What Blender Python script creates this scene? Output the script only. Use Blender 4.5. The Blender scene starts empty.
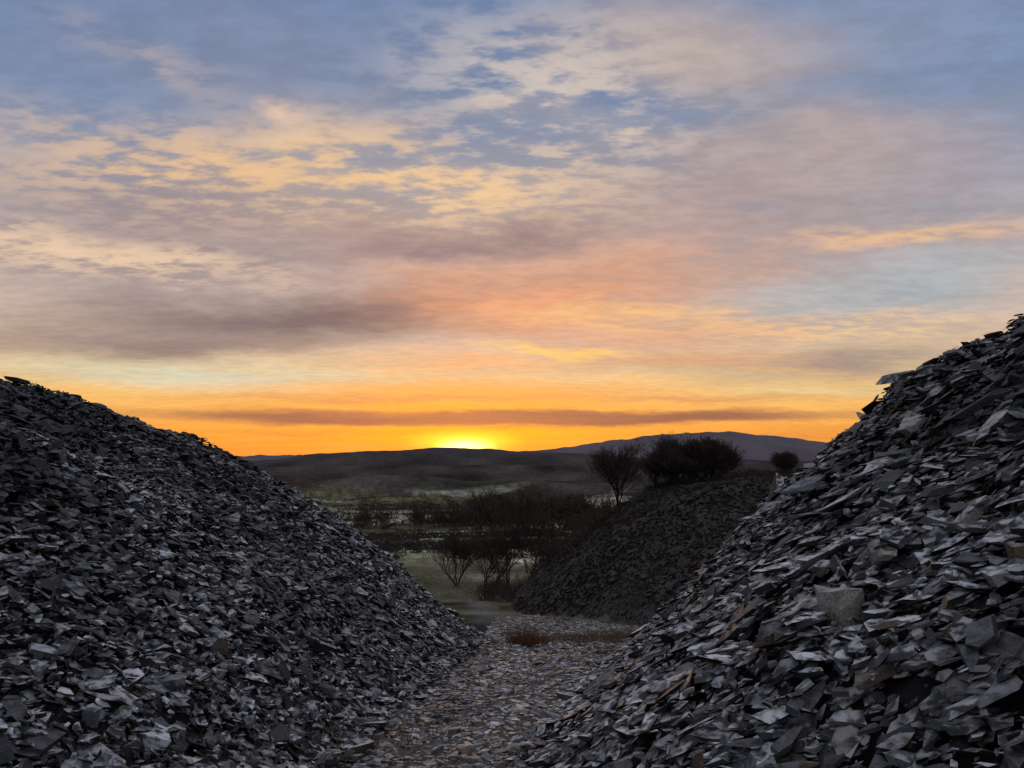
import bpy, math, numpy as np, random
from mathutils import Vector
rng = np.random.default_rng(7); random.seed(7)
scene = bpy.context.scene
scene.view_settings.view_transform = 'Standard'
scene.view_settings.look = 'None'
scene.view_settings.exposure = 0

# ------------------------------------------------------------ helpers
def s2l(c):
    return tuple(((v/255.0)/12.92 if v/255.0 <= .04045 else ((v/255.0+.055)/1.055)**2.4) for v in c)

def hash2(i, j, s):
    n = (i.astype(np.int64)*374761393 + j.astype(np.int64)*668265263 + s*1274126177) & 0x7fffffff
    n = ((n ^ (n >> 13))*1274126177) & 0x7fffffff
    n = (n ^ (n >> 16)) & 0x7fffffff
    return (n % 100003)/100003.0

def vn(x, y, s=0):
    i = np.floor(x); j = np.floor(y); fx = x-i; fy = y-j
    fx = fx*fx*(3-2*fx); fy = fy*fy*(3-2*fy)
    a = hash2(i, j, s); b = hash2(i+1, j, s); c = hash2(i, j+1, s); d = hash2(i+1, j+1, s)
    return (a*(1-fx)+b*fx)*(1-fy)+(c*(1-fx)+d*fx)*fy - .5

def fbm(x, y, s=0, o=4):
    r = 0; a = 1.0
    for k in range(o):
        r = r + a*vn(x*2**k+13.7*k, y*2**k-7.3*k, s+k); a *= .5
    return r

def sst(a, b, x):
    t = np.clip((x-a)/(b-a), 0, 1); return t*t*(3-2*t)

# ------------------------------------------------------------ terrain
def zg(y):
    return np.interp(y, [-50, 0, 3, 6, 9, 12, 14, 17, 24, 30, 40, 48, 60, 100, 150, 250, 400, 700, 1200, 2000, 2600],
                     [-1.6, -1.6, -1.95, -2.4, -2.75, -3.1, -3.4, -4.1, -5.0, -5.9, -7.2, -7.9, -8.8, -11.8, -14.8, -20, -26, -36, -48, -55, -50])
def xbL(y): return np.interp(y, [-20, 0, 3, 6, 17, 22], [-2.4, -2.1, -1.85, -1.6, -.5, -.3])
def xbR(y): return np.interp(y, [-20, 0, 2, 4, 6, 15, 20], [1.6, 1.3, .95, .45, .2, 2.6, 4.0])
def PL(t): return np.interp(t, [0, 1, 2, 3, 4, 5, 6, 7, 8, 14, 22], [0, .85, 1.65, 2.4, 3.05, 3.62, 4.05, 4.22, 4.3, 4.4, 0])
def PR(t): return np.interp(t, [0, 1, 2, 3, 4, 5, 6, 8, 10, 16, 26], [0, .8, 1.8, 2.68, 3.5, 4.12, 4.6, 5.4, 6.0, 6.0, 0])

def left_heap(x, y):
    t = xbL(y)-x
    m = np.interp(y, [3, 11], [.8, 1.0])
    yr = np.interp(x, [-16, -8.3, -7.55, -6.7, -5.97, -5.3, -4.74, -3.4, -2.42, -1.38, -.4],
                   [10, 12, 12.5, 13, 13.5, 14, 14.5, 15.5, 16, 16.5, 17.2])
    h = zg(y)+PL(t)*m-.85*np.maximum(0, y-yr)
    w = sst(-.1, 1.2, t)
    h = h+w*(.30*fbm(x*.55, y*.55, 3, 3)+.12*vn(x*2.6, y*2.6, 9))
    return np.where(t > -.3, h, -999), t
def right_heap(x, y):
    t = x-xbR(y)
    m = np.interp(y, [2, 9], [.78, 1.0])
    yr = np.interp(x, [2.6, 3.5, 3.93, 4.25, 4.9, 5.4, 5.7, 6.0, 6.2, 7.5, 12], [15, 14.5, 14, 13.5, 13, 12.5, 11.7, 10.8, 9.6, 9.0, 8])
    h = zg(y)+PR(t)*m-.9*np.maximum(0, y-yr)
    w = sst(-.1, 1.3, t)
    h = h+w*(.42*fbm(x*.8+3, y*.6, 21, 3)+.28*vn(x*2.9, y*2.2, 29))
    return np.where(t > -.3, h, -999), t
def mid_heap(x, y):
    zc = np.interp(x, [-.5, .3, 1.8, 3.2, 4.6, 5.6, 6.8, 9, 12, 20, 34], [-7.2, -5.6, -4.2, -3.1, -1.95, -1.35, -.95, -.7, -.55, -.5, -8])
    yc = np.interp(x, [0, 5, 12], [26.5, 25.5, 25])
    h = zc-.44*np.maximum(0, yc-y)-.6*np.maximum(0, y-33)
    return h+.35*fbm(x*.5, y*.5, 41, 3)

def hills(x, y):
    yy = np.maximum(y, 1.0); u = x/yy
    v1 = np.interp(u, [-1.2, -.6, -.34, -.28, -.22, -.15, -.1, -.05, 0, .08, .17, .3, .5, 1.2],
                   [.004, .000, .003, .009, .013, .0145, .0165, .0155, .013, .009, .004, -.004, -.01, -.01])
    v2 = np.interp(u, [-1.2, -.3, -.1, 0, .08, .12, .17, .21, .255, .31, .36, .43, .52, .8, 1.2],
                   [.006, .004, .003, .006, .0165, .023, .029, .032, .0345, .0325, .028, .022, .016, .012, .01])
    v3 = np.interp(u, [-1, -.3, 0, .2, .4, 1], [-.02, -.013, -.010, -.004, -.002, -.01])
    n = fbm(x/600, y/700, 61, 4); n2 = fbm(x/90, y/200, 66, 3)
    base = -52
    b0 = sst(1800, 2400, y)*(1-sst(2450, 3000, y))
    b1 = sst(2400, 3500, y)*(1-sst(3600, 4600, y))
    b2 = sst(4300, 7000, y)*(1-sst(7400, 10500, y)*.8)
    h0 = base+(v3*2400-base)*b0+n*26*b0+n2*7*b0
    h1 = base+(v1*3500-base)*b1+n*34*b1+n2*9*b1
    h2 = base+(v2*7000-base)*b2+n*50*b2+n2*13*b2
    return np.maximum(np.maximum(h0, h1), h2)

def H(x, y):
    g = zg(y)
    far = sst(30, 300, np.hypot(x, y))
    g = g+.07*fbm(x*.7, y*.7, 51, 3)*(1-far)+far*(3.0*fbm(x/60, y/60, 55, 3)+sst(250, 1000, y)*34*fbm(x/280, y/280, 57, 3))
    hl, _ = left_heap(x, y); hr, _ = right_heap(x, y); hm = mid_heap(x, y)
    g = np.maximum(np.maximum(g, hl), np.maximum(hr, hm))
    k = sst(1700, 2400, y)
    return g*(1-k)+k*np.maximum(hills(x, y), -58)

a_front = np.radians(np.arange(-50, 50.001, .18))
a_back = np.radians(np.arange(52, 308.1, 3.0))
ang = np.concatenate([a_front, a_back]); NA = len(ang)
rad = np.concatenate([[0.02], np.geomspace(.5, 14000, 470)]); NR = len(rad)
A, R = np.meshgrid(ang, rad)
X = (R*np.sin(A)).ravel(); Y = (R*np.cos(A)).ravel(); Z = H(X, Y)

fs = np.stack([rng.uniform(-1.0, 1.0, 300), rng.uniform(np.log(45), np.log(2400), 300)], 1)
ftype = rng.random(300)
def field(x, y):
    r = np.maximum(np.hypot(x, y), 30)
    wx = .12*fbm(x/r*6, np.log(r)*5, 33, 2)
    q = np.stack([x/r+wx, np.log(r)+wx], 1)
    d1 = np.full(len(x), 9e9); d2 = d1.copy(); idx = np.zeros(len(x), int)
    for k in range(len(fs)):
        d = np.hypot((q[:, 0]-fs[k, 0])*3.2, (q[:, 1]-fs[k, 1])*2.0)
        n = d < d1
        d2 = np.where(n, d1, np.minimum(d2, d)); idx = np.where(n, k, idx); d1 = np.where(n, d, d1)
    return idx, d2-d1

def ground_color(x, y, z):
    c = np.zeros((len(x), 3))
    slate = np.array([.020, .020, .022]); grass = np.array([.11, .10, .06])
    c[:] = slate
    n = fbm(x/3.1, y/3.1, 71, 3)
    cx = (xbL(y)+xbR(y))/2
    pw = np.exp(-((x-cx)/1.4)**2)*(y < 24)
    c = c*(1-pw[:, None])+pw[:, None]*np.array([.15, .132, .122])
    k = sst(19, 30, np.hypot(x, y)+2*n)[:, None]
    gg = grass*(1+1.3*n[:, None])
    tw = (np.exp(-((x-(-.3-(y-20)*.085)+.5*n)/.55)**4)*sst(19, 23, y)*(1-sst(34, 40, y)))[:, None]
    gg = gg*(1-tw)+tw*np.array([.17, .155, .14])
    hm = mid_heap(x, y)
    onm = (np.abs(z-hm) < .05) & (y < 40) & (x > -.5)
    gg = np.where(onm[:, None], np.array([.022, .017, .014]), gg)
    c = c*(1-k)+k*gg
    idx, e = field(x, y)
    ft = ftype[idx][:, None]
    pal = np.where(ft < .34, np.array([.50, .49, .37]), np.where(ft < .6, np.array([.20, .195, .11]), np.where(ft < .82, np.array([.09, .068, .045]), np.array([.34, .30, .22]))))
    near = (np.exp(-((np.log(np.hypot(x, y)+1)-np.log(100))/.40)**2))[:, None]
    pal = pal*(1-near)+near*np.where(ft < .55, np.array([.50, .51, .36]), np.array([.33, .34, .22]))
    nn = fbm(x/14, y/14, 75, 5)[:, None]; n4 = fbm(x/3.0, y/4.5, 77, 4)[:, None]
    pal = pal*np.clip(1+.7*nn+.9*n4, .3, 1.5)
    fade_ = sst(350, 1100, y)[:, None]
    pal = pal*(1-.35*fade_)
    kf = sst(44, 62, np.hypot(x, y)+14*n)[:, None]
    c = c*(1-kf)+kf*pal
    dark = (sst(900, 1600, y+700*fbm(x/220, y/220, 81, 3)))[:, None]
    hc = np.array([.066, .055, .050])*np.clip(1+1.1*fbm(x/130, y/260, 85, 4)[:, None], .35, 2)
    c = c*(1-dark)+dark*hc
    hz = sst(2700, 3300, y)[:, None]  # distance haze painted into the hill base colour, paler on the back ridge
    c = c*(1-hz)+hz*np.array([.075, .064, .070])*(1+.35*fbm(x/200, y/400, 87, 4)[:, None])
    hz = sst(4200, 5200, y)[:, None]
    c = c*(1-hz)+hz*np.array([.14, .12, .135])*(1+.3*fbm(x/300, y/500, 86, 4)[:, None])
    return np.clip(c, .004, 1)

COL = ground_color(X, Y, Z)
I, J = np.meshgrid(np.arange(NR-1), np.arange(NA), indexing='ij')
J2 = (J+1) % NA
F = np.stack([I*NA+J, (I+1)*NA+J, (I+1)*NA+J2, I*NA+J2], -1).reshape(-1, 4)[:, ::-1]
fr = rad[(I.ravel())]

def make_mesh(name, V, loops, sizes, mat, col=None, frost=None, smooth=False):
    me = bpy.data.meshes.new(name)
    me.vertices.add(len(V)); me.vertices.foreach_set('co', V.astype(np.float32).ravel())
    me.loops.add(len(loops)); me.loops.foreach_set('vertex_index', loops.astype(np.int32))
    st = np.concatenate([[0], np.cumsum(sizes)[:-1]]).astype(np.int32)
    me.polygons.add(len(sizes)); me.polygons.foreach_set('loop_start', st)
    me.update(calc_edges=True)
    if col is not None:
        at = me.color_attributes.new('tint', 'FLOAT_COLOR', 'POINT')
        cc = np.ones((len(V), 4), np.float32); cc[:, :3] = col; at.data.foreach_set('color', cc.ravel())
    if frost is not None:
        at = me.attributes.new('frost', 'FLOAT', 'POINT'); at.data.foreach_set('value', frost.astype(np.float32))
    me.polygons.foreach_set('use_smooth', np.full(len(sizes), smooth))
    me.materials.append(mat)
    ob = bpy.data.objects.new(name, me); scene.collection.objects.link(ob)
    return ob

# ------------------------------------------------------------ materials
def newmat(name):
    m = bpy.data.materials.new(name); m.use_nodes = True
    nt = m.node_tree; b = nt.nodes['Principled BSDF']; return m, nt, b
def N(nt, t, **k):
    n = nt.nodes.new(t)
    for a, v in k.items(): setattr(n, a, v)
    return n

def slate_mat():
    m, nt, b = newmat('slate'); L = nt.links
    at = N(nt, 'ShaderNodeAttribute', attribute_name='tint'); fr_ = N(nt, 'ShaderNodeAttribute', attribute_name='frost')
    tc = N(nt, 'ShaderNodeTexCoord'); geo = N(nt, 'ShaderNodeNewGeometry')
    n1 = N(nt, 'ShaderNodeTexNoise'); n1.inputs['Scale'].default_value = 16; n1.inputs['Detail'].default_value = 3
    L.new(tc.outputs['Object'], n1.inputs['Vector'])
    n2 = N(nt, 'ShaderNodeTexNoise'); n2.inputs['Scale'].default_value = 80; n2.inputs['Detail'].default_value = 1
    L.new(tc.outputs['Object'], n2.inputs['Vector'])
    sx = N(nt, 'ShaderNodeSeparateXYZ'); L.new(geo.outputs['Normal'], sx.inputs[0])
    mr = N(nt, 'ShaderNodeMapRange', interpolation_type='SMOOTHSTEP'); mr.inputs[1].default_value = .52; mr.inputs[2].default_value = .98
    L.new(sx.outputs[2], mr.inputs[0])
    nr = N(nt, 'ShaderNodeMapRange', interpolation_type='SMOOTHSTEP'); nr.inputs[1].default_value = .36; nr.inputs[2].default_value = .62
    L.new(n1.outputs[0], nr.inputs[0])
    m1 = N(nt, 'ShaderNodeMath', operation='MULTIPLY'); L.new(mr.outputs[0], m1.inputs[0]); L.new(nr.outputs[0], m1.inputs[1])
    m2 = N(nt, 'ShaderNodeMath', operation='MULTIPLY', use_clamp=True); L.new(m1.outputs[0], m2.inputs[0]); L.new(fr_.outputs['Fac'], m2.inputs[1])
    va = N(nt, 'ShaderNodeMapRange'); va.inputs[1].default_value = .3; va.inputs[2].default_value = .7; va.inputs[3].default_value = .6; va.inputs[4].default_value = 1.4
    L.new(n2.outputs[0], va.inputs[0])
    vm = N(nt, 'ShaderNodeVectorMath', operation='SCALE'); L.new(at.outputs['Color'], vm.inputs[0]); L.new(va.outputs[0], vm.inputs['Scale'])
    mx = N(nt, 'ShaderNodeMix', data_type='RGBA'); L.new(m2.outputs[0], mx.inputs[0]); L.new(vm.outputs[0], mx.inputs[6])
    mx.inputs[7].default_value = (.70, .685, .70, 1)
    L.new(mx.outputs[2], b.inputs['Base Color'])
    b.inputs['Roughness'].default_value = .6
    b.inputs['Specular IOR Level'].default_value = .3
    bp = N(nt, 'ShaderNodeBump'); bp.inputs['Strength'].default_value = .6; bp.inputs['Distance'].default_value = .014
    L.new(n1.outputs[0], bp.inputs['Height']); L.new(bp.outputs[0], b.inputs['Normal'])
    return m
SLATE = slate_mat()

def ground_mat():
    m, nt, b = newmat('ground_surface'); L = nt.links
    at = N(nt, 'ShaderNodeAttribute', attribute_name='tint'); tc = N(nt, 'ShaderNodeTexCoord')
    n1 = N(nt, 'ShaderNodeTexNoise'); n1.inputs['Scale'].default_value = 9; n1.inputs['Detail'].default_value = 4
    L.new(tc.outputs['Object'], n1.inputs['Vector'])
    va = N(nt, 'ShaderNodeMapRange'); va.inputs[1].default_value = .3; va.inputs[2].default_value = .7; va.inputs[3].default_value = .6; va.inputs[4].default_value = 1.4
    L.new(n1.outputs[0], va.inputs[0])
    n3 = N(nt, 'ShaderNodeTexNoise'); n3.inputs['Scale'].default_value = .09; n3.inputs['Detail'].default_value = 7; n3.inputs['Roughness'].default_value = .7
    L.new(tc.outputs['Object'], n3.inputs['Vector'])
    vb = N(nt, 'ShaderNodeMapRange'); vb.inputs[1].default_value = .35; vb.inputs[2].default_value = .65; vb.inputs[3].default_value = .55; vb.inputs[4].default_value = 1.35
    L.new(n3.outputs[0], vb.inputs[0])
    mm = N(nt, 'ShaderNodeMath', operation='MULTIPLY'); L.new(va.outputs[0], mm.inputs[0]); L.new(vb.outputs[0], mm.inputs[1])
    vm = N(nt, 'ShaderNodeVectorMath', operation='SCALE'); L.new(at.outputs['Color'], vm.inputs[0]); L.new(mm.outputs[0], vm.inputs['Scale'])
    L.new(vm.outputs[0], b.inputs['Base Color']); b.inputs['Roughness'].default_value = 1.0; b.inputs['Specular IOR Level'].default_value = .0
    bp = N(nt, 'ShaderNodeBump'); bp.inputs['Strength'].default_value = .6; bp.inputs['Distance'].default_value = .03
    L.new(n1.outputs[0], bp.inputs['Height']); L.new(bp.outputs[0], b.inputs['Normal'])
    return m
GM = ground_mat()
def plain(name, c, rough=.9, spec=.05):
    m, nt, b = newmat(name); L = nt.links
    tc = N(nt, 'ShaderNodeTexCoord'); n1 = N(nt, 'ShaderNodeTexNoise'); n1.inputs['Scale'].default_value = 1.3; n1.inputs['Detail'].default_value = 1
    L.new(tc.outputs['Object'], n1.inputs['Vector'])
    mx = N(nt, 'ShaderNodeMix', data_type='RGBA'); L.new(n1.outputs[0], mx.inputs[0])
    mx.inputs[6].default_value = (c[0]*.5, c[1]*.5, c[2]*.5, 1); mx.inputs[7].default_value = (c[0]*1.5, c[1]*1.5, c[2]*1.5, 1)
    L.new(mx.outputs[2], b.inputs['Base Color']); b.inputs['Roughness'].default_value = rough; b.inputs['Specular IOR Level'].default_value = spec
    return m
BARK = plain('bark', (.045, .034, .029)); TWIG = plain('winter_twigs', (.050, .037, .030)); BRACK = plain('dead_bracken', (.12, .058, .03)); DGRASS = plain('dry_grass', (.14, .095, .055))
HEATH = plain('heather', (.036, .027, .020)); MATTE = plain('weathered_slate', (.060, .054, .052), 1.0, 0.0); FGRASS = plain('frosted_grass', (.24, .23, .16))

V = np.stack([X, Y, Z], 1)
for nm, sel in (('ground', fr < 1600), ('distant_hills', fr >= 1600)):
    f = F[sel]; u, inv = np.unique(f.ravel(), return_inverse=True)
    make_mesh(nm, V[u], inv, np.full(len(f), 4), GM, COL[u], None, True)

# ------------------------------------------------------------ slate pieces
def slates(name, x, y, length, asp, thk, jit, lift, tint, frost, yaw=None, nb=(0, 0, 0), flat=0.0, mat=None):
    n = len(x); e = .12
    z = H(x, y)
    gx = (H(x+e, y)-H(x-e, y))/(2*e); gy = (H(x, y+e)-H(x, y-e))/(2*e)
    nn = np.stack([-gx, -gy, np.ones(n)], 1); nn /= np.linalg.norm(nn, axis=1)[:, None]
    N0 = nn.copy()
    jit = np.where(length > .26, np.minimum(jit, .16), jit)
    nn = nn*(1-flat)+np.array([0, 0, 1.0])*flat
    nn = nn+rng.normal(0, 1, (n, 3))*jit[:, None]+np.array(nb)
    nn /= np.linalg.norm(nn, axis=1)[:, None]
    if yaw is None: yaw = rng.uniform(0, 2*np.pi, n)
    a = np.stack([np.cos(yaw), np.sin(yaw), np.zeros(n)], 1)
    a -= nn*(a*nn).sum(1)[:, None]; a /= np.linalg.norm(a, axis=1)[:, None]
    b = np.cross(nn, a)
    K = 5
    th = (np.arange(K)[None, :]+rng.uniform(-.45, .45, (n, K)))*2*np.pi/K
    rr = rng.uniform(.55, 1.25, (n, K))
    pu = np.cos(th)*rr*length[:, None]/2; pv = np.sin(th)*rr*(length*asp)[:, None]/2
    C = np.stack([x, y, z], 1)+N0*lift[:, None]
    t = (length*thk)[:, None]
    def ring(s, sgn, sh):
        h = sgn*t/2*(1+rng.uniform(-.5, .5, (n, K)))
        return C[:, None, :]+a[:, None, :]*(pu*s+sh[:, 0:1])[:, :, None]+b[:, None, :]*(pv*s+sh[:, 1:2])[:, :, None]+nn[:, None, :]*h[:, :, None]
    sh = rng.normal(0, .05, (n, 2))*length[:, None]
    top = ring(rng.uniform(.78, 1.0, (n, K)), 1, sh); bot = ring(rng.uniform(.8, 1.08, (n, K)), -1, -sh)
    Vs = np.concatenate([top, bot], 1).reshape(-1, 3)
    base = np.arange(n)[:, None]*2*K
    i = np.arange(K)
    loc = [i, K+i[::-1]]
    for k in range(K): loc.append(np.array([k, K+k, K+(k+1) % K, (k+1) % K]))
    loc = np.concatenate(loc)
    loops = (base+loc[None, :]).ravel(); sizes = np.tile([K, K]+[4]*K, n)
    col = np.repeat(tint, 2*K, axis=0); frs = np.repeat(frost, 2*K)
    return make_mesh(name, Vs, loops, sizes, mat or SLATE, col, frs)

def tint_of(n, lo=.008, hi=.060, warm=.06, p=2.2):
    v = lo+(hi-lo)*rng.random(n)**p
    c = np.stack([v*.98, v, v*1.06], 1)
    w = rng.random(n) < warm
    c[w] *= np.array([1.4, 1.0, .70])
    return c

def sample(n, x0, x1, y0, y1, keep):
    x = rng.uniform(x0, x1, n); y = rng.uniform(y0, y1, n); k = keep(x, y); return x[k], y[k]
def keepL(x, y):
    h, t = left_heap(x, y); return (t > -.25) & (h > H(x, y)-.02) & (t < 12) & (x > -1.0*np.maximum(y, 0)-3.0)
x, y = sample(185000, -13, .3, 0, 19, keepL)
n = len(x); t = xbL(y)-x
ln = np.exp(rng.normal(np.log(.092), .52, n)); ln = np.clip(ln, .035, .42)
hgt = np.clip(t/4.5, 0, 1)
patch = fbm(x*.45, y*.45, 91, 3)+.5*fbm(x*1.9, y*1.9, 92, 2)
frost = np.clip(1.35-1.2*hgt+1.3*patch, .05, 1)*(rng.random(n)**1.0)
tt = tint_of(n)*(1.15-.5*hgt)[:, None]
jit = np.where(rng.random(n) < .15, .7, .26)
slates('slate_heap', x, y, ln, rng.uniform(.35, .9, n), rng.uniform(.045, .13, n), jit, rng.uniform(-.02, .10, n), tt, frost, None, (0, 0, 0), .32)
def keepR(x, y):
    h, t = right_heap(x, y); return (t > -.2) & (h > H(x, y)-.02) & (t < 10) & (x < 1.0*np.maximum(y, 0)+3.0)
x, y = sample(140000, -.1, 13, 0, 17, keepR)
n = len(x); t = x-xbR(y); dist = np.hypot(x, y)
ln = np.exp(rng.normal(np.log(.105), .62, n)); ln = np.clip(ln, .035, .7)
ln = np.minimum(ln, .07+.058*dist)
frost = np.clip(1.2-.85*np.clip(t/4.5, 0, 1)+1.3*fbm(x*.6, y*.6, 95, 3)+.6*fbm(x*2.2, y*2.2, 97, 2), .07, 1)*(rng.random(n)**.9)
jit = np.where(rng.random(n) < .14, .6, .2)
yaw = np.pi+.25+rng.normal(0, .5, n)
tt = tint_of(n, .008, .070, .14)*(1.1-.4*np.clip(t/4.5, 0, 1))[:, None]
slates('slate_heap', x, y, ln, rng.uniform(.25, .7, n), rng.uniform(.04, .12, n), jit, rng.uniform(-.03, .15, n), tt, frost, yaw, (-.08, -.02, .1), .42)
def keepM(x, y):
    return (np.abs(H(x, y)-mid_heap(x, y)) < .02)
x, y = sample(26000, -.5, 12, 15, 33, keepM); n = len(x)
ln = np.clip(np.exp(rng.normal(np.log(.15), .4, n)), .06, .5)
slates('slate_heap', x, y, ln, rng.uniform(.5, .9, n), rng.uniform(.08, .2, n), np.full(n, .35), rng.uniform(-.02, .06, n), tint_of(n, .005, .014, .3), .035*rng.random(n), mat=MATTE)
def keepP(x, y): return (x > xbL(y)-.3) & (x < xbR(y)+.3) & (mid_heap(x, y) < H(x, y)-.04)
x, y = sample(100000, -2.5, 4.5, 2, 26, keepP); n = len(x)
ln = np.clip(np.exp(rng.normal(np.log(.060), .55, n)), .02, .25)
rut = np.clip(.85+1.3*fbm(x*1.3, y*.5, 99, 3), .2, 1)
slates('stone_path', x, y, ln, rng.uniform(.45, .95, n), rng.uniform(.1, .35, n), np.full(n, .12), rng.uniform(-.018, .012, n), tint_of(n, .06, .20, .5, 1.2)*(.5+.6*rut)[:, None], rut*rng.random(n)**.8)

bx = np.array([2.75, 3.3, 2.3, 3.9, 2.9, 3.6, 4.4, 1.75, 1.2, 2.5]); by = np.array([6.0, 6.4, 5.2, 7.0, 4.6, 5.4, 8.0, 4.6, 5.2, 3.8])
n = len(bx)
slates('slate_slab', bx, by, np.array([.62, .55, .5, .7, .45, .6, .6, .42, .4, .4]), rng.uniform(.3, .5, n), rng.uniform(.06, .10, n), np.full(n, .12), np.full(n, .13),
       np.tile([[.13, .125, .12]], (n, 1)), np.full(n, .7), np.pi+.3+rng.normal(0, .3, n), (-.1, 0, .1), .3)
def block(name, x, y, sx_, sy_, sz_, rot, tint):
    r_ = np.random.default_rng(5)
    b_ = np.array([[i, j, k] for k in (-1, -.3, .45, 1) for (i, j) in ((-1, -.8), (-.35, -1), (.8, -1), (1, -.5), (1, .8), (.3, 1), (-.8, 1), (-1, .4))], float)
    b_[:, :2] *= (1-.16*np.abs(b_[:, 2:3])**2); b_ += r_.uniform(-.16, .16, b_.shape)
    b_ *= np.array([sx_, sy_, sz_])/2
    c_, s_ = math.cos(rot), math.sin(rot); b_[:, :2] = b_[:, :2] @ np.array([[c_, s_], [-s_, c_]])
    b_[:, 0] -= b_[:, 2]*.25
    z = float(H(np.array([x]), np.array([y]))[0]); b_ += np.array([x, y, z+sz_*.36])
    lp = []; sz = []
    for k in range(3):
        for i in range(8): j = (i+1) % 8; lp += [k*8+i, k*8+j, k*8+8+j, k*8+8+i]; sz.append(4)
    lp += list(range(24, 32)); sz.append(8); lp += list(range(7, -1, -1)); sz.append(8)
    return make_mesh(name, b_, np.array(lp), np.array(sz), SLATE, np.tile([tint], (32, 1)), np.full(32, .35))
block('slate_boulder', 2.0, 4.55, .27, .2, .32, .5, [.22, .20, .185])
block('slate_boulder', 2.62, 3.85, .16, .14, .22, 1.1, [.08, .055, .038])

# ------------------------------------------------------------ trees
class Tubes:
    def __init__(s): s.v = []; s.l = []; s.z = []
    def seg(s, p, q, r0, r1, k=4):
        dx_, dy_, dz_ = q[0]-p[0], q[1]-p[1], q[2]-p[2]; L_ = math.sqrt(dx_*dx_+dy_*dy_+dz_*dz_)
        if L_ < 1e-6: return
        d = Vector((dx_/L_, dy_/L_, dz_/L_)); a = d.cross(Vector((0, 0, 1)) if abs(d.z) < .9 else Vector((1, 0, 0))).normalized(); b = d.cross(a)
        o = len(s.v)
        for c, r in ((p, r0), (q, r1)):
            for i in range(k):
                th = 2*math.pi*i/k; ca = math.cos(th)*r; cb = math.sin(th)*r
                s.v.append((c[0]+a.x*ca+b.x*cb, c[1]+a.y*ca+b.y*cb, c[2]+a.z*ca+b.z*cb))
        for i in range(k):
            j = (i+1) % k; s.l += [o+i, o+j, o+k+j, o+k+i]; s.z.append(4)

# limbs fan upward and outward; the crown outline is a loose, ragged dome of fine twigs
def grow_tree(R_, h, width, stems, base_frac, rmin, r0, dens):
    T = Tubes(); cz = h*(base_frac+(1-base_frac)*.45); rz = h*(1-base_frac)*.55; rx = width/2
    lump = [(R_.uniform(0, 6.28), R_.uniform(.12, .3)) for _ in range(3)]
    def inside(p, k):
        th = math.atan2(p.y, p.x)+p.z*2.2/h
        m = 1+sum(b*math.sin((i+2)*th+a) for i, (a, b) in enumerate(lump))
        zz_ = (p.z-cz)/(rz if p.z > cz else rz*1.4)
        return (p.x/rx)**2+(p.y/rx)**2+zz_**2 < k*m
    def limb(p, d, L, r, lev, lim):
        seglen = .05*h if lev < 3 else .035*h
        ns = max(2, int(L/seglen)); q = p.copy(); dd = d.copy(); rr = r
        for i in range(ns):
            dd = (dd+Vector((R_.gauss(0, .13), R_.gauss(0, .13), R_.gauss(.05, .08)))).normalized()
            q2 = q+dd*(L/ns); r1 = max(rr*(1-.8/ns), rmin)
            T.seg(q, q2, rr, r1, 5 if lev < 1 else 4 if lev < 2 else 3)
            q = q2; rr = r1
            if lev > 0 and not inside(q, lim): break
            f = (i+1)/ns
            if lev < 4 and f > (.22 if lev == 0 else .25):
                cnt = 1 if lev else R_.choice([1, 2])
                if R_.random() < dens: cnt += 1
                for _ in range(cnt):
                    th = R_.uniform(0, 6.283); ax = Vector((math.cos(th), math.sin(th), R_.uniform(-.1, .6)))
                    nd = (dd+ax*R_.uniform(.5, .95)).normalized()
                    nl = L*(R_.uniform(.55, .95) if lev == 0 else R_.uniform(.42, .72))
                    if nl > .04*h: limb(q.copy(), nd, nl, max(rr*.55, rmin), lev+1, R_.uniform(.55, 1.5))
    for k in range(stems):
        a = 6.283*k/stems+R_.uniform(-.4, .4); ln_ = .08 if stems == 1 else R_.uniform(.25, .85)*rx/(h*.5)
        d = Vector((math.cos(a)*ln_, math.sin(a)*ln_, 1.0)).normalized()
        limb(Vector((0, 0, -.1)), d, h*R_.uniform(.62, .8), r0*h*(1 if stems == 1 else .6), 0, 9)
    return T

def bare_tree(x, y, h, width, seed, stems=1, base_frac=.2, rmin=.006, r0=.026, dens=.3):
    T = grow_tree(random.Random(seed), h, width, stems, base_frac, rmin, r0, dens)
    V_ = np.array(T.v); V_[:, 2] *= h/np.percentile(V_[:, 2], 99.7)
    z = float(H(np.array([x]), np.array([y]))[0])
    ob = make_mesh('bare_tree', V_, np.array(T.l), np.array(T.z), BARK)
    ob.location = (x, y, z-.05); return ob

bare_tree(4.2, 29.5, 2.95, 3.2, 11, 1, .05, .005, dens=.35)
bare_tree(6.7, 29, 1.95, 3.5, 5, 6, -.2, .0045, dens=.08)
bare_tree(7.9, 29.4, 1.8, 3.4, 8, 6, -.2, .0045, dens=.08)
bare_tree(5.8, 29.8, 1.5, 1.9, 18, 4, -.2, .0045, dens=0)
bare_tree(11.4, 31, 1.0, 1.7, 15, 4, -.2, .004, dens=0)
bare_tree(0.2, 41, 4.9, 5.0, 22, 2, .0, .0065, dens=.1)
bare_tree(-3.4, 47, 3.6, 3.8, 23, 3, -.1, .0065, dens=0)
bare_tree(2.4, 44, 4.5, 4.4, 27, 3, 0, .0065, dens=0)
bare_tree(-1.5, 44, 3.6, 3.4, 29, 3, 0, .0065, dens=0)

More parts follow.
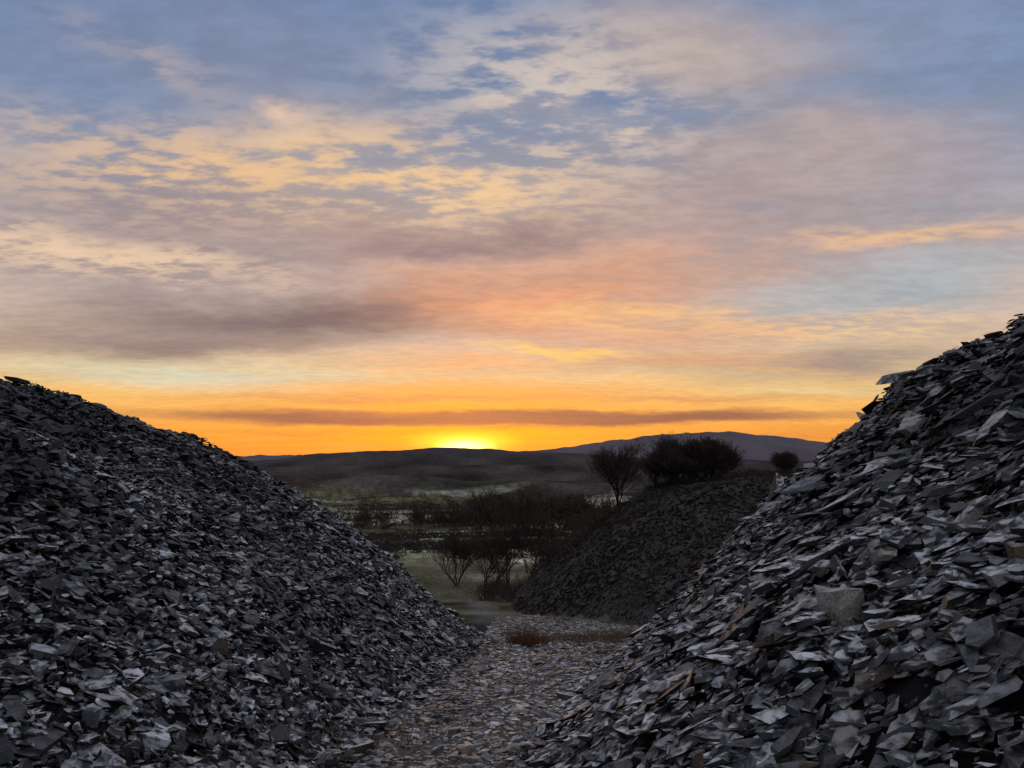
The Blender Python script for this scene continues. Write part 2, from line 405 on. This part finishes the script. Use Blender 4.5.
def fuzz(name, centers, rads, nper, blen, bwid, mat, updir=.5, trunk=True):
    Vs = []
    for c, r, k in zip(centers, rads, nper):
        d = rng.normal(0, 1, (k, 3)); d /= np.linalg.norm(d, axis=1)[:, None]
        rr = rng.random(k)**.5
        p = np.array(c)+d*rr[:, None]*np.array(r)*(1+.25*np.sin(d[:, 0:1]*5+d[:, 2:3]*7+c[0]))
        g = d*.7+rng.normal(0, .5, (k, 3)); g[:, 2] += updir; g /= np.linalg.norm(g, axis=1)[:, None]
        w = rng.normal(0, 1, (k, 3)); w -= g*(w*g).sum(1)[:, None]; w /= np.linalg.norm(w, axis=1)[:, None]
        s = rng.uniform(.5, 1.4, k)[:, None]*r[2]
        t = np.stack([p-g*s*blen*.5-w*bwid*r[2], p-g*s*blen*.5+w*bwid*r[2], p+g*s*blen*.5], 1)
        Vs.append(t.reshape(-1, 3))
        if trunk:
            c = np.array(c); zb = c[2]-r[2]*1.9
            for _ in range(3):
                o = rng.normal(0, .25*r[0], 2); ww = .035*r[2]
                Vs.append(np.array([[c[0]-ww, c[1], zb], [c[0]+ww, c[1], zb], [c[0]+o[0], c[1]+o[1], c[2]+.4*r[2]]]))
    Vs = np.concatenate(Vs); m = len(Vs)
    return make_mesh(name, Vs, np.arange(m), np.full(m//3, 3), mat)
def Hs(x, y): return float(H(np.array([x]), np.array([y]))[0])

cs = []; rs = []; ks = []
def addtree(x, y, h, w, k=190):
    z = Hs(x, y); cs.append((x, y, z+h*.52)); rs.append((w/2, w/2, h*.48)); ks.append(k)
for _ in range(64): addtree(rng.uniform(-9, 25), rng.uniform(175, 225), rng.uniform(5, 9.5), rng.uniform(5, 8), 270)
for _ in range(54): addtree(rng.uniform(-44, -6), rng.uniform(185, 215), rng.uniform(3, 6.5), rng.uniform(4, 7), 200)
for _ in range(50): addtree(rng.uniform(-60, 36), rng.uniform(290, 350), rng.uniform(4, 8), rng.uniform(6, 9))
for _ in range(130):
    a = rng.uniform(-.36, .12); d = rng.uniform(400, 1300); addtree(a*d, d, rng.uniform(5, 9), rng.uniform(8, 24), 110)
for _ in range(9): addtree(rng.uniform(-26, -2), rng.uniform(85, 150), rng.uniform(2, 4), rng.uniform(2.5, 4), 150)
for _ in range(22): addtree(rng.uniform(12, 60), rng.uniform(120, 190), rng.uniform(3, 5), rng.uniform(4, 6))
fuzz('distant_woodland', cs, rs, ks, .5, .030, TWIG)
cs = []; rs = []; ks = []
r = np.exp(rng.uniform(np.log(75), np.log(1500), 80000)); a = rng.uniform(-.42, .42, 80000)
hx, hy = r*a, r*np.sqrt(1-a*a)
idx, e = field(hx, hy); k = (e < .010+.004*(hy > 200)) & (hy > 60)
hx, hy = hx[k], hy[k]; hz = H(hx, hy)
for x_, y_, z_ in zip(hx, hy, hz):
    s = .5+.6*rng.random(); w = s*(1+y_/260); s *= (1+y_/600); cs.append((x_, y_, z_+s*.35)); rs.append((w, w, s*.7)); ks.append(24)
fuzz('hedgerow', cs, rs, ks, .8, .10, TWIG, trunk=False)
def wall(x0, y0, x1, y1, n):
    wt = rng.random(n)
    slates('dry_stone_wall', x0+wt*(x1-x0), y0+wt*(y1-y0)+rng.normal(0, .16, n)+1.2*np.sin(wt*4), rng.uniform(.25, .6, n), rng.uniform(.5, .9, n), rng.uniform(.3, .6, n), np.full(n, .15), rng.uniform(0, 1.1, n), tint_of(n, .02, .06), .3*rng.random(n))
wall(2, 84, 28, 76, 1500)
wall(-22, 92, 4, 104, 1900)
wall(-34, 128, 10, 140, 2400)
# tussocks of frosted grass in the near field
cs = []; rs = []; ks = []
for _ in range(1500):
    y_ = rng.uniform(36, 92); x_ = rng.uniform(-.26, .06)*y_; z_ = Hs(x_, y_); s = rng.uniform(.12, .3)
    cs.append((x_, y_, z_+s*.3)); rs.append((s*2.2, s*2.2, s)); ks.append(26)
fuzz('frosted_grass', cs, rs, ks, .9, .07, FGRASS, 1.2, trunk=False)
cs = []; rs = []; ks = []
for _ in range(120):
    x_ = rng.uniform(-1.4, 4.5); y_ = rng.uniform(30, 46); z_ = Hs(x_, y_); s = rng.uniform(.35, .95)
    if x_ < .8-.03*(y_-30)-.6 and y_ < 36: continue
    cs.append((x_, y_, z_+s*.4)); rs.append((s*1.1, s*1.1, s*.9)); ks.append(160)
fuzz('bramble_scrub', cs, rs, ks, .6, .014, TWIG, trunk=False)
cs = []; rs = []; ks = []
for _ in range(900):
    x_ = rng.uniform(1.0, 14); y_ = rng.uniform(18, 33)
    if x_+.5*(y_-20) < rng.normal(6.0, 2.2): continue
    z_ = Hs(x_, y_)
    if abs(z_-float(mid_heap(np.array([x_]), np.array([y_]))[0])) > .02: continue
    s = rng.uniform(.10, .26); cs.append((x_, y_, z_+s*.3)); rs.append((s*1.8, s*1.8, s)); ks.append(70)
fuzz('heather_scrub', cs, rs, ks, .8, .035, HEATH, trunk=False)

def tufts(name, pts, hgt, k, mat, spread=.12):
    Vs = []
    for (x_, y_) in pts:
        px = x_+rng.normal(0, spread, k); py = y_+rng.normal(0, spread, k); pz = H(px, py)
        g = np.stack([rng.normal(0, .45, k), rng.normal(0, .45, k), np.ones(k)], 1)*hgt*rng.uniform(.4, 1, k)[:, None]
        w = rng.normal(0, 1, (k, 3))*.006; w[:, 2] = 0
        p = np.stack([px, py, pz], 1)
        Vs.append(np.stack([p-w, p+w, p+g], 1).reshape(-1, 3))
    Vs = np.concatenate(Vs); m = len(Vs)
    return make_mesh(name, Vs, np.arange(m), np.full(m//3, 3), mat)
tufts('dead_bracken', [(.25, 14.0), (.42, 14.3), (.3, 13.7), (.1, 14.5)], .30, 220, BRACK, .13)
pts = [(2.3+rng.normal(0, .9), 17.6+rng.normal(0, .5)) for k in range(24)]+[(xbL(yy)+rng.normal(-.1, .15), yy) for yy in rng.uniform(5.5, 8.5, 10)]+[(rng.uniform(.8, 3.8), rng.uniform(17, 19.5)) for _ in range(24)]
tufts('dry_grass', pts, .14, 80, DGRASS, .22)

# ------------------------------------------------------------ world
SUN_AZ = -3.6; SUN_EL = 1.3
w = bpy.data.worlds.new('World'); scene.world = w; w.use_nodes = True
w.cycles.sampling_method = 'MANUAL'; w.cycles.sample_map_resolution = 256
nt = w.node_tree; nt.nodes.clear(); L = nt.links
out = N(nt, 'ShaderNodeOutputWorld'); bg = N(nt, 'ShaderNodeBackground'); L.new(bg.outputs[0], out.inputs[0])
def M(op, a, b=None, clamp=False):
    n = N(nt, 'ShaderNodeMath', operation=op, use_clamp=clamp)
    for i, v in enumerate((a, b)):
        if v is None: continue
        if isinstance(v, (int, float)): n.inputs[i].default_value = v
        else: L.new(v, n.inputs[i])
    return n.outputs[0]
tc = N(nt, 'ShaderNodeTexCoord'); sx = N(nt, 'ShaderNodeSeparateXYZ'); L.new(tc.outputs['Generated'], sx.inputs[0])
dx, dy, dz = sx.outputs
az = M('MULTIPLY', M('ARCTAN2', dx, dy), 57.29578); el = M('MULTIPLY', M('ARCSINE', dz), 57.29578)
zz = M('ADD', M('MAXIMUM', dz, 0.0), .11)
cp = N(nt, 'ShaderNodeCombineXYZ'); L.new(M('DIVIDE', dx, zz), cp.inputs[0]); L.new(M('DIVIDE', dy, zz), cp.inputs[1])
def noise(vec, scale, detail, rough=.55, mapping=None, dist=0.0):
    if mapping:
        mp = N(nt, 'ShaderNodeMapping'); L.new(vec, mp.inputs[0])
        mp.inputs['Location'].default_value = mapping[0]; mp.inputs['Rotation'].default_value = (0, 0, math.radians(mapping[1])); mp.inputs['Scale'].default_value = mapping[2]
        vec = mp.outputs[0]
    n = N(nt, 'ShaderNodeTexNoise', noise_dimensions='2D'); n.inputs['Scale'].default_value = scale; n.inputs['Detail'].default_value = detail; n.inputs['Roughness'].default_value = rough; n.inputs['Distortion'].default_value = dist
    L.new(vec, n.inputs['Vector']); return n
def rng_(x, a, b, c=0.0, d=1.0):
    n = N(nt, 'ShaderNodeMapRange', interpolation_type='SMOOTHSTEP'); L.new(x, n.inputs[0])
    for i, v in enumerate((a, b, c, d)): n.inputs[i+1].default_value = v
    return n.outputs[0]
wn = noise(cp.outputs[0], 1.1, 6, .62, ((3, 1, 0), 12, (1, 1.0, 1)))
wsep = N(nt, 'ShaderNodeSeparateColor'); L.new(wn.outputs['Color'], wsep.inputs[0])
fade = rng_(el, 2, 16, .15, 1.0)
waz = M('ADD', az, M('MULTIPLY', M('MULTIPLY', M('SUBTRACT', wsep.outputs[0], .5), 20.0), fade))
wel = M('ADD', el, M('MULTIPLY', M('MULTIPLY', M('SUBTRACT', wsep.outputs[1], .5), 7.0), fade))
P = N(nt, 'ShaderNodeCombineXYZ'); L.new(waz, P.inputs[0]); L.new(wel, P.inputs[1]); P = P.outputs[0]
P0 = N(nt, 'ShaderNodeCombineXYZ'); L.new(az, P0.inputs[0]); L.new(el, P0.inputs[1]); P0 = P0.outputs[0]
streak = noise(cp.outputs[0], 1.7, 6, .6, ((0, 5, 0), -10, (.6, 1.4, 1))).outputs[0]
mott = noise(cp.outputs[0], 13.0, 3, .6, ((0, 2, 0), 28, (.7, 1.3, 1))).outputs[0]
mm_ = M('ADD', M('MULTIPLY', mott, .5), M('MULTIPLY', streak, .5))
TX = {'S': rng_(streak, .40, .62), 'M': rng_(mm_, .41, .57), 'W': rng_(streak, .30, .58, .4, 1.0), 'Q': rng_(mm_, .36, .56, .25, 1.0)}
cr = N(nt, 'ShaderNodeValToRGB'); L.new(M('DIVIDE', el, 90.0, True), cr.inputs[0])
stops = [(0, (232, 140, 58)), (2, (244, 160, 66)), (4.5, (238, 184, 108)), (6.5, (220, 192, 148)), (9, (204, 178, 160)), (13, (186, 168, 164)), (18, (152, 156, 172)), (25, (118, 140, 176)), (33, (108, 130, 168)), (42, (140, 154, 180)), (60, (180, 186, 202)), (90, (188, 193, 206))]  # unseen sky high overhead brightened to add light on upward faces
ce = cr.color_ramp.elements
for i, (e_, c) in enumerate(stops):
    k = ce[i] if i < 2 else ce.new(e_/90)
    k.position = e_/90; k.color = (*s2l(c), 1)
col = cr.outputs[0]
def mix(f, a, c):
    n = N(nt, 'ShaderNodeMix', data_type='RGBA')
    if isinstance(f, float): n.inputs[0].default_value = f
    else: L.new(f, n.inputs[0])
    L.new(a, n.inputs[6])
    if isinstance(c, tuple): n.inputs[7].default_value = (*c, 1)
    else: L.new(c, n.inputs[7])
    return n.outputs[2]
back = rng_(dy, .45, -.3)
col = mix(back, col, s2l((184, 186, 197)))  # unseen sky behind the camera brightened to add light on the slate
def blob(h, e, wx, wy, c, a, tx=None, rot=0, warp=True, mul=1.0, soft=1.0):
    global col
    mp = N(nt, 'ShaderNodeMapping', vector_type='TEXTURE'); L.new(P if warp else P0, mp.inputs[0])
    mp.inputs['Location'].default_value = (h, e, 0); mp.inputs['Rotation'].default_value = (0, 0, math.radians(rot)); mp.inputs['Scale'].default_value = (wx, wy, 1)
    ln_ = N(nt, 'ShaderNodeVectorMath', operation='LENGTH'); L.new(mp.outputs[0], ln_.inputs[0])
    f = rng_(ln_.outputs['Value'], 1.0, 1.0-soft, 0.0, a)
    if tx: f = M('MULTIPLY', f, TX[tx])
    c = tuple(v*mul for v in s2l(c))
    col = mix(f, col, c)
blob(-22, 27, 34, 9, (136, 138, 156), .6, 'W')
blob(22, 27, 24, 10, (148, 148, 162), .6, 'W')
blob(-24, 15.5, 32, 7.5, (162, 144, 144), 1.0)
blob(18, 18.5, 24, 8, (170, 150, 148), 1.0, 'W')
blob(2, 14, 24, 7, (208, 162, 138), .9)
blob(-10, 17.5, 22, 3.5, (180, 152, 142), .7)
blob(-6, 21.5, 26, 6.5, (206, 180, 156), .7, 'W', -3)
blob(-6, 21.2, 24, 5.5, (234, 194, 146), 1.0, 'M', -3)
blob(-24, 19.8, 22, 4.4, (222, 184, 144), 1.0, 'M', 3)
blob(-18, 20.0, 16, 1.8, (228, 186, 140), .8, 'Q', 2)
blob(-30, 13.8, 18, 2.4, (226, 194, 162), .9, 'M', 0)
blob(3, 27, 20, 8.0, (206, 192, 180), .9, 'M', -14)
blob(12, 29, 18, 6, (188, 168, 158), .8, 'W', -10)
blob(5, 24.6, 13, 1.8, (224, 200, 174), .8, 'Q', -8)
blob(-17.5, 24.8, 3.5, 1.3, (220, 188, 166), .8, 'Q', -8)
blob(-29, 27, 12, 2.2, (170, 158, 162), .7, 'M', -14)
blob(20, 22.5, 18, 3.4, (186, 164, 156), .7, 'W', -6)
blob(-14, 10.6, 32, 3.3, (114, 98, 104), 1.0, None, 5)
blob(-26, 7.9, 18, 1.7, (138, 118, 120), .9, None, 3)
blob(-3, 16.3, 18, 2.0, (140, 118, 122), .9, 'W', 6)
blob(3, 12.4, 20, 3.8, (228, 158, 118), .95, 'W', 4)
blob(12, 14.6, 15, 3.0, (214, 162, 134), .85, 'W', 0)
blob(4, 14.0, 14, 1.0, (168, 134, 126), .7, 'S', 4)
blob(28, 11.8, 14, 3.4, (164, 176, 184), .8)
blob(28, 15.6, 12, 1.5, (230, 184, 140), .9, 'Q', -8)
blob(22, 9.6, 15, 1.6, (232, 190, 138), .9, 'M', -3)
blob(11, 9.6, 15, 2.6, (218, 164, 130), .9, 'W')
blob(12, 11.0, 16, 1.1, (242, 188, 122), .8, 'S', -3)
blob(24, 6.9, 15, 1.8, (150, 130, 126), .9, 'W', 2)
blob(12, 7.4, 15, 1.3, (206, 150, 114), .8, 'W')
blob(-22, 5.9, 20, 1.5, (208, 206, 182), .9)
blob(24, 4.9, 12, .9, (214, 196, 150), .6)
blob(-4, 7.3, 13, 1.7, (234, 168, 118), .85, 'W')
blob(4, 8.5, 8, .8, (255, 200, 104), 1.0, 'W', -5)
blob(16, 6.3, 15, .6, (238, 178, 106), .7, 'S')
blob(-3, 5.4, 22, 1.1, (242, 166, 92), .85, 'W')
blob(-3.6, 3.2, 28, 4.0, (252, 158, 50), .85, None, 0, False)
blob(-8, 4.7, 22, .5, (206, 134, 90), .8, 'W', 1)
blob(14, 4.5, 16, .4, (206, 136, 92), .7, 'W', -1)
blob(-1, 3.15, 34, .85, (142, 90, 80), 1.0, None, 0, True, 1, .55)
blob(-12, 3.6, 14, .5, (176, 108, 80), .8, 'W', -1)
blob(-14, 2.0, 14, .4, (206, 124, 70), .6, 'W')
blob(18, 1.8, 16, .8, (226, 146, 74), .7)
blob(-3.6, 1.9, 14, 1.1, (255, 164, 36), .95, None, 0, False, 1.1)
blob(-3.6, 1.35, 5.5, 1.3, (255, 196, 60), 1.0, None, 0, False, 1.7)
blob(-3.6, 1.0, 2.8, .85, (255, 225, 120), 1.0, None, 0, False, 4.0)
ft = rng_(mott, .3, .7, .94, 1.06); fs2 = rng_(streak, .3, .7, .93, 1.06)
sc = N(nt, 'ShaderNodeVectorMath', operation='SCALE'); L.new(col, sc.inputs[0]); L.new(M('MULTIPLY', ft, fs2), sc.inputs['Scale'])
sky = N(nt, 'ShaderNodeTexSky', sky_type='NISHITA'); sky.sun_disc = False; sky.sun_elevation = math.radians(SUN_EL); sky.sun_rotation = math.radians(SUN_AZ)
sk = N(nt, 'ShaderNodeVectorMath', operation='SCALE'); L.new(sky.outputs[0], sk.inputs[0]); sk.inputs['Scale'].default_value = .015
ad = N(nt, 'ShaderNodeVectorMath', operation='ADD'); L.new(sc.outputs[0], ad.inputs[0]); L.new(sk.outputs[0], ad.inputs[1])
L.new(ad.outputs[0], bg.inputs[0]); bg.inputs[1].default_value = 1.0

sd = bpy.data.lights.new('sun', 'SUN'); sd.energy = .15; sd.angle = math.radians(.6); sd.color = (1, .62, .32)
so = bpy.data.objects.new('sun', sd); scene.collection.objects.link(so)
ra, re = math.radians(SUN_AZ), math.radians(SUN_EL)
so.rotation_euler = Vector((math.sin(ra)*math.cos(re), math.cos(ra)*math.cos(re), math.sin(re))).to_track_quat('Z', 'Y').to_euler()

cam = bpy.data.cameras.new('camera'); co = bpy.data.objects.new('camera', cam); scene.collection.objects.link(co)
cam.sensor_width = 36; cam.lens = 26; cam.clip_start = .05; cam.clip_end = 30000
co.location = (0, 0, 0); co.rotation_euler = (math.radians(90+5.87), 0, 0)
scene.camera = co
